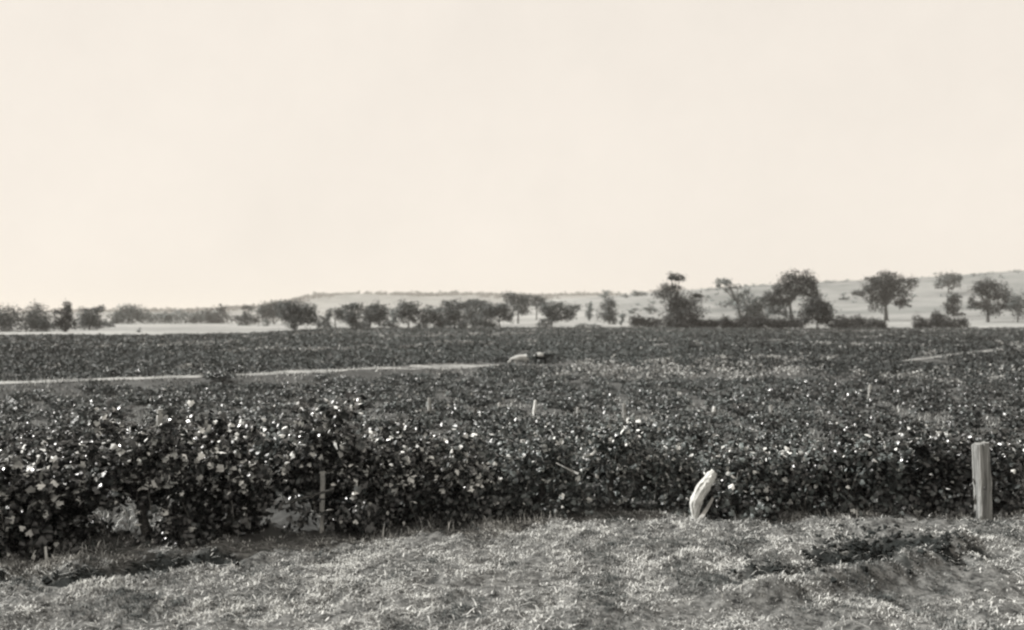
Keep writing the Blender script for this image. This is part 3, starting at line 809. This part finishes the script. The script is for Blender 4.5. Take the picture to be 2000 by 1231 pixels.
# positions of every vine of the rows behind the front one
SP, SV, SL = 2.15, 1.15, 0.24
pts = []
row = 0
cosr, sinr = math.cos(math.atan(SL)), math.sin(math.atan(SL))
for row in range(1, 150):
    off = row * SP
    s = np.arange(-330, 330, SV) + rng.uniform(0, SV)
    x = s * cosr - off * sinr * 0.2
    y = 12.6 + SL * x * (1 if row > 3 else row / 4) + off
    if row <= 3:
        y = front_y(x) * (1 - row / 4) + (12.6 + SL * x) * row / 4 + off
    pts.append(np.stack([x, y], 1))
pts = np.vstack(pts)
pts += rng.normal(size=pts.shape) * [0.22, 0.15]
d = np.hypot(pts[:, 0], pts[:, 1])
u = 1000 + FPX * pts[:, 0] / np.maximum(pts[:, 1], 1)
ok = (pts[:, 1] > front_y(pts[:, 0]) + 1.3) & (np.abs(pts[:, 0]) < 0.555 * pts[:, 1] + 3) & (d < vine_edge(np.clip(u, -400, 2400)))
td, ts = poly_dist(pts[:, 0], pts[:, 1], TRACK)
jit = rng.normal(size=len(td)) * 0.5
ok &= (td > 1.1 + jit * .6) & ~((td < 2.2 + jit * 1.2) & (ts > 0))
for tk in TRACKS[1:]:
    t2, s2 = poly_dist(pts[:, 0], pts[:, 1], tk)
    ok &= (t2 > 0.8 + jit * .6) & ~((t2 < 1.3 + jit * .6) & (s2 > 0))
ok &= np.hypot(pts[:, 0] - 1.0, pts[:, 1] - 56.5) > 3.2
# bare strips and missing vines
ok &= ~((pts[:, 0] > -6.6) & (pts[:, 0] < -4.2) & (pts[:, 1] < 15.6)) & ~((pts[:, 0] > -4.0) & (pts[:, 0] < -2.6) & (pts[:, 1] < 15.0))
ok &= (fbm(pts[:, 0] / 9, pts[:, 1] / 5, 3, 52) > -0.20) | (d < 25)
ok &= rng.random(len(pts)) > 0.06
pts, d, u = pts[ok], d[ok], u[ok]
o_ = np.argsort(d); pts, d, u = pts[o_], d[o_], u[o_]
zz = height(pts[:, 0], pts[:, 1])
inview = np.abs(u - 1000) < 1040
ind = np.nonzero(inview)[0][:300]
is_ind = np.zeros(len(pts), bool); is_ind[ind] = True
GV = 'grapevines in the rows behind the front row'
for q in ind:
    x, y = pts[q]; dd = d[q]
    if dd < 22:
        pool = DARKV if (u[q] < 420 or u[q] > 1650) else NEARV
        lab = ('low dark grapevine close behind the dark left end of the front row' if u[q] < 420 else
               'low leafy grapevine close behind the left half of the front row' if u[q] < 1000 else
               'low leafy grapevine close behind the vines around the leaning log' if u[q] < 1650 else
               'low dark grapevine close behind the vines beside the fence post')
    else:
        pool = MIDV if u[q] < 1600 + 120 * rng.normal() else MIDD
        lab = ('small bushy grapevine in the middle rows, on the pale track side' if u[q] < 640 else
               'small bushy grapevine in the middle rows, below the two sheep' if u[q] < 1120 else
               'small bushy grapevine in the middle rows, above the leaning log' if u[q] < 1650 else
               'small dark grapevine in the rows above the fence post')
    me = pool[rng.integers(len(pool))]
    s = rng.uniform(0.8, 1.15) * np.interp(dd, [13, 17, 24], [1.22, 1.0, 0.8]) if dd < 22 else rng.uniform(0.72, 1.1)
    rz = rng.uniform(0, 6.283)
    if dd < 26:
        t = thing('grape_vine', lab, 'grapevine', (x, y, zz[q]), GV)
        t.rotation_euler = (0, 0, rz); t.scale = (s, s, s * rng.uniform(0.85, 1.1))
        f = obj('foliage', me, t, kind='stuff'); obj('trunk', TRUNKS[rng.integers(3)], t)
    else:
        o = obj('grape_vine', me, None, (x, y, zz[q]), label=lab, category='grapevine', group=GV)
        o.rotation_euler = (0, 0, rz); o.scale = (s, s, s * rng.uniform(0.8, 1.05))

# everything farther: one mass
rest = ~is_ind
X, Y, Z, D, UU = pts[rest, 0], pts[rest, 1], zz[rest], d[rest], u[rest]
Vs, Fs, Is = [], [], []
off = 0
for lo, hi, m, sz in ((0, 50, 230, 0.10), (50, 80, 140, 0.135), (80, 130, 80, 0.20), (130, 400, 50, 0.27)):
    s = (D >= lo) & (D < hi)
    n = int(s.sum())
    if not n:
        continue
    H = rng.uniform(0.24, 0.55, n)
    P = np.repeat(np.stack([X[s], Y[s], Z[s] + H * 0.45], 1), m, 0)
    uu = rng.normal(size=(n * m, 3)); uu /= np.linalg.norm(uu, axis=1, keepdims=True)
    lump = np.repeat(rng.uniform(0.75, 1.25, n), m)[:, None]
    P = P + uu * (rng.random((n * m, 1)) ** 0.45) * lump * np.stack([np.full(n * m, .72), np.full(n * m, .72), np.repeat(H, m) * 0.55], 1)
    V, F = scatter(QUAD, QUAD_F, P, rot_from_normals(rng.normal(size=P.shape) * 0.7 + uu * 0.4 + [0, 0, 0.55]), sz * rng.uniform(0.6, 1.3, n * m))
    dry = fbm(X[s] / 16, Y[s] / 9, 3, 88) + 0.42 * np.exp(-((D[s] - 52) / 9) ** 2) * sstep(1000, 1150, UU[s]) * sstep(1700, 1500, UU[s]) + 0.10 * rng.normal(size=n)
    pr = np.clip(sstep(0.10, 0.34, dry), 0.03, 0.85)
    Vs.append(V); Fs.append(F + off); off += len(V)
    lush = np.clip(sstep(1150, 1750, UU[s]) * 0.95 + sstep(250, 60, UU[s]) * 0.4 + fbm(X[s] / 30, Y[s] / 12, 3, 91) * 1.2, 0.02, 0.9)
    kind = np.where(rng.random(n * m) < np.repeat(pr, m), 1, np.where(rng.random(n * m) < np.repeat(lush, m), 2, 0))
    Is.append(kind)
obj('vineyard_rows', mesh_np('vineyard_rows', np.vstack(Vs), np.vstack(Fs), [M['far_leaf'], M['far_leaf_dry'], M['far_leaf_dark']], np.concatenate(Is)),
    kind='stuff', label='distant rows of grapevines reaching to the trees', category='vineyard')

# ------------------------------------------------------------------ posts, stakes, logs
def timber(name, label, cat, p0, p1, r0, r1, m, sides=9, rough=0.12, flat=0.8, n=12, bow=(0, 0, 0), seed=0, group=None):
    p0, p1 = np.array(p0, float), np.array(p1, float)
    c = (p0 + p1) / 2 + np.array(bow)
    V, F = tube(bez(p0, c, p1, n) - p0, np.linspace(r0, r1, n), sides, rough, flat, seed)
    return obj(name, mesh_np(name, V, F, M[m]), None, Vector(p0), label=label, category=cat, group=group)

# fence post at the right
B = ground_hit(1921, 1016)
top = at(1917, 866, B.y)
def split_post(foot, head, hw, hd_, seed):
    r = np.random.default_rng(seed)
    prof = np.array([[-1, -.75], [-.75, -1.0], [-.2, -.93], [-.12, -.80], [.02, -.95], [.7, -.9], [.98, -.5], [.92, .3], [1.0, .8], [.5, 1.0], [-.4, .9], [-1.02, .85], [-.93, .1]])
    k = len(prof); V = []
    n_ = 15
    for i in range(n_):
        t = i / (n_ - 1)
        c = np.array(foot) * (1 - t) + np.array(head) * t - np.array(foot)
        a = 0.10 * t
        q = prof * [hw, hd_] * (1.0 + 0.10 * (1 - t) - 0.03 * math.sin(t * 7)) + r.normal(size=(k, 2)) * 0.0022
        q = q @ np.array([[math.cos(a), math.sin(a)], [-math.sin(a), math.cos(a)]])
        zz_ = np.full(k, c[2])
        if i == n_ - 1:
            zz_ = zz_ + q[:, 0] * 0.22 + r.normal(size=k) * 0.008
        V.append(np.column_stack([c[0] + q[:, 0] + 0.012 * math.sin(t * 4), c[1] + q[:, 1], zz_]))
    F = [[i * k + j, i * k + (j + 1) % k, (i + 1) * k + (j + 1) % k, (i + 1) * k + j] for i in range(n_ - 1) for j in range(k)]
    V = np.vstack(V); V = np.vstack([V, V[-k:].mean(0)])
    T = [[len(V) - 1, (n_ - 1) * k + j, (n_ - 1) * k + (j + 1) % k] for j in range(k)]
    return mesh_np('fence_post', V, [np.array(F), np.array(T)], M['post_wood'])
post = obj('fence_post', split_post((B.x, B.y, B.z - 0.2), (top.x, top.y, top.z), 0.090, 0.085, 5), None, Vector((B.x, B.y, B.z - 0.2)),
           label='weathered split timber fence post at the right end of the front row', category='post')
def knot(px, py):
    p = at(px, py, B.y)
    V, F = tube([[0, 0, 0], [0.004, -0.012, 0.004], [0.006, -0.018, 0.006]], [0.03, 0.022, 0.006], 8, 0.2, 0.7, 3)
    return obj('knot', mesh_np('knot', V, F, M['bark']), post, p - post.location + Vector((0, -0.088, 0)))
knot(1916, 950)

# leaning bleached log and its dead branch
B2 = ground_hit(1358, 1012)
yb = B2.y - 0.05
pts_ = [at(1358, 1013, yb), at(1357, 990, yb), at(1362, 972, yb), at(1376, 948, yb), at(1387, 932, yb), at(1395, 922, yb)]
P = np.array([list(p) for p in pts_])
tq = np.linspace(0, 5, 18)
LR = np.interp(tq, range(6), [0.045, 0.078, 0.092, 0.098, 0.08, 0.045]) * (1 + 0.07 * np.sin(tq * 5))
LQ = np.stack([np.interp(tq, range(6), P[:, q]) for q in range(3)], 1)
V, F = tube(LQ - P[0], LR * 0.9, 18, 0.03, 0.7, 17)
V = V + (np.stack([fbm(V[:, 2] * 9 + q * 7, V[:, 0] * 22 + V[:, 1] * 14, 4, 95 + q) for q in range(3)], 1)) * 0.055
obj('leaning_log', mesh_np('leaning_log', V, F, M['pale_wood']), None, Vector(P[0]), label='bleached bare log leaning against the front row of vines', category='log')
q0, q1 = at(1364, 1020, yb - 0.05), at(1393, 972, yb - 0.02)
timber('dead_branch', 'grey dead branch lying against the leaning bleached log', 'branch', q0, q1, 0.035, 0.02, 'grey_wood', 6, 0.15, 0.9, 7, (0.03, 0, 0.02), 8)
# slanting dry branch in the middle of the row
q0, q1 = at(1130, 926, 13.15), at(1086, 904, 13.3)
timber('dead_branch', 'pale dry branch slanting through the vine left of the black trunk', 'branch', q0, q1, 0.018, 0.008, 'grey_wood', 6, 0.25, 0.9, 9, (0.01, 0, -0.01), 9)
# broken stake in the tall left vine and the prop under it
yv = ground_hit(635, 1042).y + 0.05
B3 = Vector((at(629, 960, yv).x, yv, hz(at(629, 960, yv).x, yv)))
timber('broken_stake', 'pale broken stake showing inside the tallest dark grapevine', 'stake', (B3.x, yv, B3.z - 0.1), at(631, 921, yv), 0.024, 0.028, 'grey_wood', 7, 0.18, 0.8, 9, seed=12)
q0, q1 = at(556, 985, yv - 0.3), at(652, 956, yv - 0.1)
timber('dead_branch', 'grey dead branch crossing the pale broken stake', 'branch', q0, q1, 0.008, 0.014, 'bark', 6, 0.25, 0.9, 9, (0, 0, 0.015), 13)
# peg at far left
B4 = ground_hit(92, 1098)
timber('peg', 'short pale peg standing in the grass at far left', 'peg', (B4.x, B4.y, B4.z - 0.05), at(88, 1068, B4.y), 0.02, 0.014, 'pale_wood', 6, 0.12, 0.9, 5, seed=14)
# stakes sticking out of the vines behind
for q, (x, y, dep, lab) in enumerate([
        (838, 778, 25.0, 'grey vine stake standing tall above the left middle vines'),
        (1046, 782, 27.0, 'brightest pale vine stake above the middle rows'),
        (975, 787, 27.5, 'thin vine stake left of the brightest pale stake'),
        (1128, 796, 26.0, 'short vine stake right of the brightest pale stake'),
        (1218, 789, 26.5, 'grey vine stake above the vine with the black trunk'),
        (1395, 795, 26.0, 'pale vine stake above the leaning bleached log'),
        (1505, 792, 25.0, 'grey vine stake right of the one above the leaning log'),
        (1325, 766, 31.0, 'small far vine stake between the two stakes near the log'),
        (1700, 752, 33.0, 'faint vine stake in the dense vines at the right'),
        (312, 800, 15.0, 'thin vine stake rising from the dark left vines')]):
    tp_ = at(x, y, dep)
    timber('vine_stake', lab, 'stake', (tp_.x + rng.normal() * .05, dep, hz(tp_.x, dep) - 0.15), tp_, 0.05, 0.042, 'pale_wood' if q in (1, 5) else 'grey_wood', 7, 0.15, 0.85, 6, seed=40 + q, group='stakes among the vines')

# ------------------------------------------------------------------ sheep at the end of the track
def skin_body(name, verts, edges, radii, m, parent, root):
    me = bpy.data.meshes.new(name)
    me.from_pydata(verts, edges, [])
    o = obj(name, me, parent)
    sk = o.modifiers.new('skin', 'SKIN')
    sk.use_smooth_shade = True
    for v, rr in zip(me.skin_vertices[0].data, radii):
        v.radius = rr if isinstance(rr, tuple) else (rr, rr)
    me.skin_vertices[0].data[root].use_root = True
    sb = o.modifiers.new('sub', 'SUBSURF'); sb.levels = sb.render_levels = 2
    for x in (m if isinstance(m, list) else [m]):
        me.materials.append(x)
    return o

def sheep(label, px, depth, rz, flip, head_down, body_m, head_m, s=1.0, saddle=False):
    p = at(px, 700, depth)
    t = thing('sheep', label, 'sheep', (p.x, depth, hz(p.x, depth)), 'sheep at the end of the pale track')
    t.rotation_euler = (0, 0, rz); t.scale = (s * (-1 if flip else 1), s, s)
    if head_down:
        nk, hd, ms = (0.60, 0, 0.52), (0.74, 0, 0.34), (0.86, 0, 0.22)
    else:
        nk, hd, ms = (0.60, 0, 0.64), (0.76, 0, 0.64), (0.92, 0, 0.56)
    v = [(-.42, 0, .58), (-.2, 0, .58), (.1, 0, .57), (.36, 0, .60), nk, hd, ms]
    e = [(0, 1), (1, 2), (2, 3), (3, 4), (4, 5), (5, 6)]
    rr = [.17, .24, .25, .21, .115, .085, .045]
    for fx, fy, at_i in ((.32, .12, 3), (.32, -.12, 3)):
        k = len(v); v += [(fx, fy, .40), (fx + .02, fy, .22), (fx, fy, .02)]
        e += [(at_i, k), (k, k + 1), (k + 1, k + 2)]; rr += [.085, .04, .032]
    for fx, fy, at_i in ((-.36, .12, 0), (-.36, -.12, 0)):
        k = len(v); v += [(fx + .06, fy, .42), (fx - .07, fy, .24), (fx - .02, fy, .02)]
        e += [(at_i, k), (k, k + 1), (k + 1, k + 2)]; rr += [.10, .042, .032]
    k = len(v); v += [(-.58, 0, .50), (-.60, 0, .34)]; e += [(0, k), (k, k + 1)]; rr += [.05, .03]
    skin_body('body', v, e, rr, body_m, t, 1)
    if saddle:
        a, b = np.meshgrid(np.linspace(0, 1, 9), np.linspace(0, 2 * np.pi, 14, endpoint=False), indexing='ij')
        V = np.stack([-0.10 + 0.40 * np.sin(a * 1.5) * np.cos(b), 0.275 * np.sin(a * 1.5) * np.sin(b), 0.585 + 0.275 * np.cos(a * 1.5)], -1).reshape(-1, 3)
        i, j = np.meshgrid(np.arange(8), np.arange(14), indexing='ij'); jn = (j + 1) % 14
        F = np.stack([i * 14 + j, (i + 1) * 14 + j, (i + 1) * 14 + jn, i * 14 + jn], -1).reshape(-1, 4)
        obj('fleece', mesh_np('fleece', V, F, M['wool'], smooth=True), t, label='pale fleece over the back')
    h = np.array(hd)
    for sgn in (-1, 1):
        V, F = tube([[0, 0, 0], [-.02, .06 * sgn, -.005], [-.03, .12 * sgn, -.03]], [.02, .035, .006], 6, 0, 0.5)
        obj('ear', mesh_np('ear', V, F, head_m), t, Vector(h + [0, 0.05 * sgn, 0.04]))
    m = np.array(ms)
    V, F = tube([h + (m - h) * .25, h + (m - h) * .7, h + (m - h) * 1.12], [.1, .075, .042], 8, 0.02)
    obj('face', mesh_np('face', V, F, head_m, smooth=True), t)
    return t

sheep('white sheep with head lowered to the left at the end of the track', 1016, 58.5, math.radians(6), True, True, M['wool'], M['wool'], 0.80)
sheep('dark sheep with pale back facing right at the end of the track', 1056, 59.5, math.radians(14), False, False, M['dark_wool'], M['dark_wool'], 0.84, saddle=True)

# ------------------------------------------------------------------ grass
def grass(name, P, flatness, ln, wd, mats, mi, label, lying=0):
    n = len(P)
    ax = rng.normal(size=(n, 2)); ax /= np.linalg.norm(ax, axis=1, keepdims=True)
    lean = np.where(rng.random(n) < flatness, rng.uniform(0.95, 1.45, n), rng.uniform(0.2, 1.0, n))[:, None]
    if lying:
        lean = rng.uniform(1.25, 1.5, n)[:, None]
    L = ln[:, None]
    side = np.stack([-ax[:, 1], ax[:, 0], np.zeros(n)], 1) * wd[:, None] / 2
    k1 = 0.92 if lying else 0.55
    d1 = np.concatenate([ax * np.sin(lean * k1), np.cos(lean * k1)], 1)
    d2 = np.concatenate([ax * np.sin(lean * 1.25), np.cos(lean * 1.25)], 1)
    m = P + d1 * L * 0.55
    tip = m + d2 * L * 0.5
    V = np.stack([P - side, P + side, m + side * .8, m - side * .8, tip], 1).reshape(-1, 3)
    b = np.arange(n)[:, None] * 5
    Q = b + np.array([[0, 1, 2, 3]]); T = b + np.array([[3, 2, 4]])
    o = obj(name, mesh_np(name, V, [Q, T], [M[x] for x in mats], np.concatenate([mi, mi])), kind='stuff', label=label, category='grass')
    return o

n = 300000
y = rng.uniform(7.6, 14.6, n); x = rng.uniform(-1, 1, n) * (0.56 * y + 0.6)
keepy = y < front_y(x) + 0.55 + 0.5 * rng.normal(size=n) * 0.5
dl, _ = poly_dist(x, y, RUT_L); dr, _ = poly_dist(x, y, RUT_R)
hole = np.min([np.hypot((x - c[0]) / c[2], (y - c[1]) / c[3]) for c in PITS], axis=0) + 4.0 * fbm(x * 3.5, y * 3.0, 4, 14)
patch = fbm(x * 1.3, y * 1.3, 4, 61)
dens = np.clip(0.60 + 2.2 * patch + 1.2 * fbm(x * 5, y * 3.5, 3, 63), 0.05, 1)
kp = keepy & (dl + 0.35 * fbm(x * 3, y * 3, 3, 15) > 0.36) & (dr + 1.3 * fbm(x * 3.5, y * 3.0, 4, 14) > 0.44) & ((hole > 1.15) | (rng.random(n) < 0.10)) & (rng.random(n) < dens)
x, y = x[kp], y[kp]
n = len(x)
z = height(x, y) - 0.008
ln = rng.uniform(0.02, 0.062, n) * (1 + 1.2 * np.clip(patch[kp] + .05, 0, 1))
tall = rng.random(n) < 0.006 + 0.08 * (y > front_y(x) - 0.45)
ln[tall] *= rng.uniform(1.4, 2.6, tall.sum())
tone = fbm(x * 2.2, y * 1.1, 4, 71) * 2.6 + fbm(x * 6, y * 4, 3, 72) * 2.2 + rng.normal(size=n) * 0.25
mi = np.where(tone > 0.10, 0, np.where(tone > -0.32, 1, 2))
grass('grass', np.stack([x, y, z], 1), 0.9, ln, rng.uniform(0.005, 0.011, n), ['straw', 'straw_mid', 'straw_dark'], mi, 'dry mown grass of the strip in front of the vines')

# loose straw and stalks lying on the mown strip
n = 9000
y = rng.uniform(7.8, 13.6, n); x = rng.uniform(-1, 1, n) * (0.56 * y + 0.6)
kp = (y < front_y(x) + 0.2) & (fbm(x * 1.1, y * 1.1, 3, 64) > -0.03)
x, y = x[kp], y[kp]; n = len(x)
grass('grass', np.stack([x, y, height(x, y) + .012], 1), 0.93, rng.uniform(0.05, 0.17, n), rng.uniform(0.005, 0.010, n), ['straw', 'straw_mid', 'straw_dark'], rng.choice(3, n, p=[.6, .25, .15]), 'loose straw lying on the mown strip', 1)

# grass between the vines, thin and pale
n = 70000
y = rng.uniform(11.0, 34, n); x = rng.uniform(-1, 1, n) * (0.56 * y + 0.6)
kp = (y > front_y(x) + 0.1) & (fbm(x * .7, y * .7, 3, 66) > -0.02)
x, y = x[kp], y[kp]; n = len(x)
grass('grass', np.stack([x, y, height(x, y) - .01], 1), 0.5, rng.uniform(0.06, 0.22, n), rng.uniform(0.010, 0.02, n), ['straw', 'straw_mid', 'straw_dark'], rng.choice(3, n, p=[.3, .4, .3]), 'thin grass growing on the soil between the vine rows')

# weeds along the pale track
n = 26000
tt = rng.integers(0, len(tp) - 1, n); ww = rng.uniform(-3.4, 4.2, n)
ww = ww[np.abs(ww) > 0.9 + 0.45 * rng.normal(size=n)]; n = len(ww); tt = tt[:n]
x = tp[tt, 0] - nm[tt, 0] * ww + rng.normal(size=n) * .2; y = tp[tt, 1] - nm[tt, 1] * ww + rng.normal(size=n) * .2
kp = fbm(x * .6, y * .6, 3, 68) > -0.06
x, y = x[kp], y[kp]; n = len(x)
grass('grass', np.stack([x, y, height(x, y) - .01], 1), 0.5, rng.uniform(0.06, 0.18, n), rng.uniform(0.02, 0.045, n), ['straw', 'straw_mid', 'straw_dark'], rng.choice(3, n, p=[.2, .4, .4]), 'weeds growing beside the pale track')

# clods of dark earth in the ruts and the hollow
C0 = np.array([[0, 0, .6], [.5, 0, .1], [.1, .5, .05], [-.5, .1, .1], [-.05, -.5, .08], [0, 0, -.3]])
C0F = np.array([[0, 1, 2], [0, 2, 3], [0, 3, 4], [0, 4, 1], [5, 2, 1], [5, 3, 2], [5, 4, 3], [5, 1, 4]])
def along(pts_, n, sd):
    t = rng.uniform(0, len(pts_) - 1.001, n); i = t.astype(int); f = (t - i)[:, None]
    p = np.array(pts_)
    return p[i] * (1 - f) + p[i + 1] * f + rng.normal(size=(n, 2)) * sd
xy = np.vstack([along(RUT_L, 1100, .15), along(RUT_R, 1300, .28), np.array([4.42, 11.75]) + rng.normal(size=(900, 2)) * [.3, .42]])
P = np.column_stack([xy, height(xy[:, 0], xy[:, 1]) - 0.005])
V, F = scatter(C0, C0F, P, rot_from_normals(rng.normal(size=P.shape) * .5 + [0, 0, 1]), 0.022 + 0.085 * rng.random(len(P)) ** 2.2)
obj('soil_clods', mesh_np('soil_clods', V, F, M['clod']), kind='stuff', label='crumbled dark earth lying in the ruts', category='soil')

# ------------------------------------------------------------------ haze
hb = bpy.data.materials.new('haze')
hb.use_nodes = True
hn = hb.node_tree; hn.nodes.clear()
ho = hn.nodes.new('ShaderNodeOutputMaterial')
hv = hn.nodes.new('ShaderNodeVolumePrincipled')
hv.inputs['Color'].default_value = (0.84, 0.80, 0.74, 1)
hv.inputs['Density'].default_value = 0.00020
hv.inputs['Anisotropy'].default_value = 0.0
hn.links.new(hv.outputs[0], ho.inputs['Volume'])
zlo = float(V.min()) if False else float(GZ.min()) - 1.0
zhi = max(float(GZ.max()) + 22.0, 60.0)
R = 7000.0
bv = [(sx * R, sy * R, z_) for z_ in (zlo, zhi) for sx, sy in ((-1, -1), (1, -1), (1, 1), (-1, 1))]
bf = np.array([[0, 3, 2, 1], [4, 5, 6, 7], [0, 1, 5, 4], [1, 2, 6, 5], [2, 3, 7, 6], [3, 0, 4, 7]])
hz_o = obj('haze', mesh_np('haze', np.array(bv), bf, hb), kind='stuff', label='pale summer haze over the whole valley', category='haze')
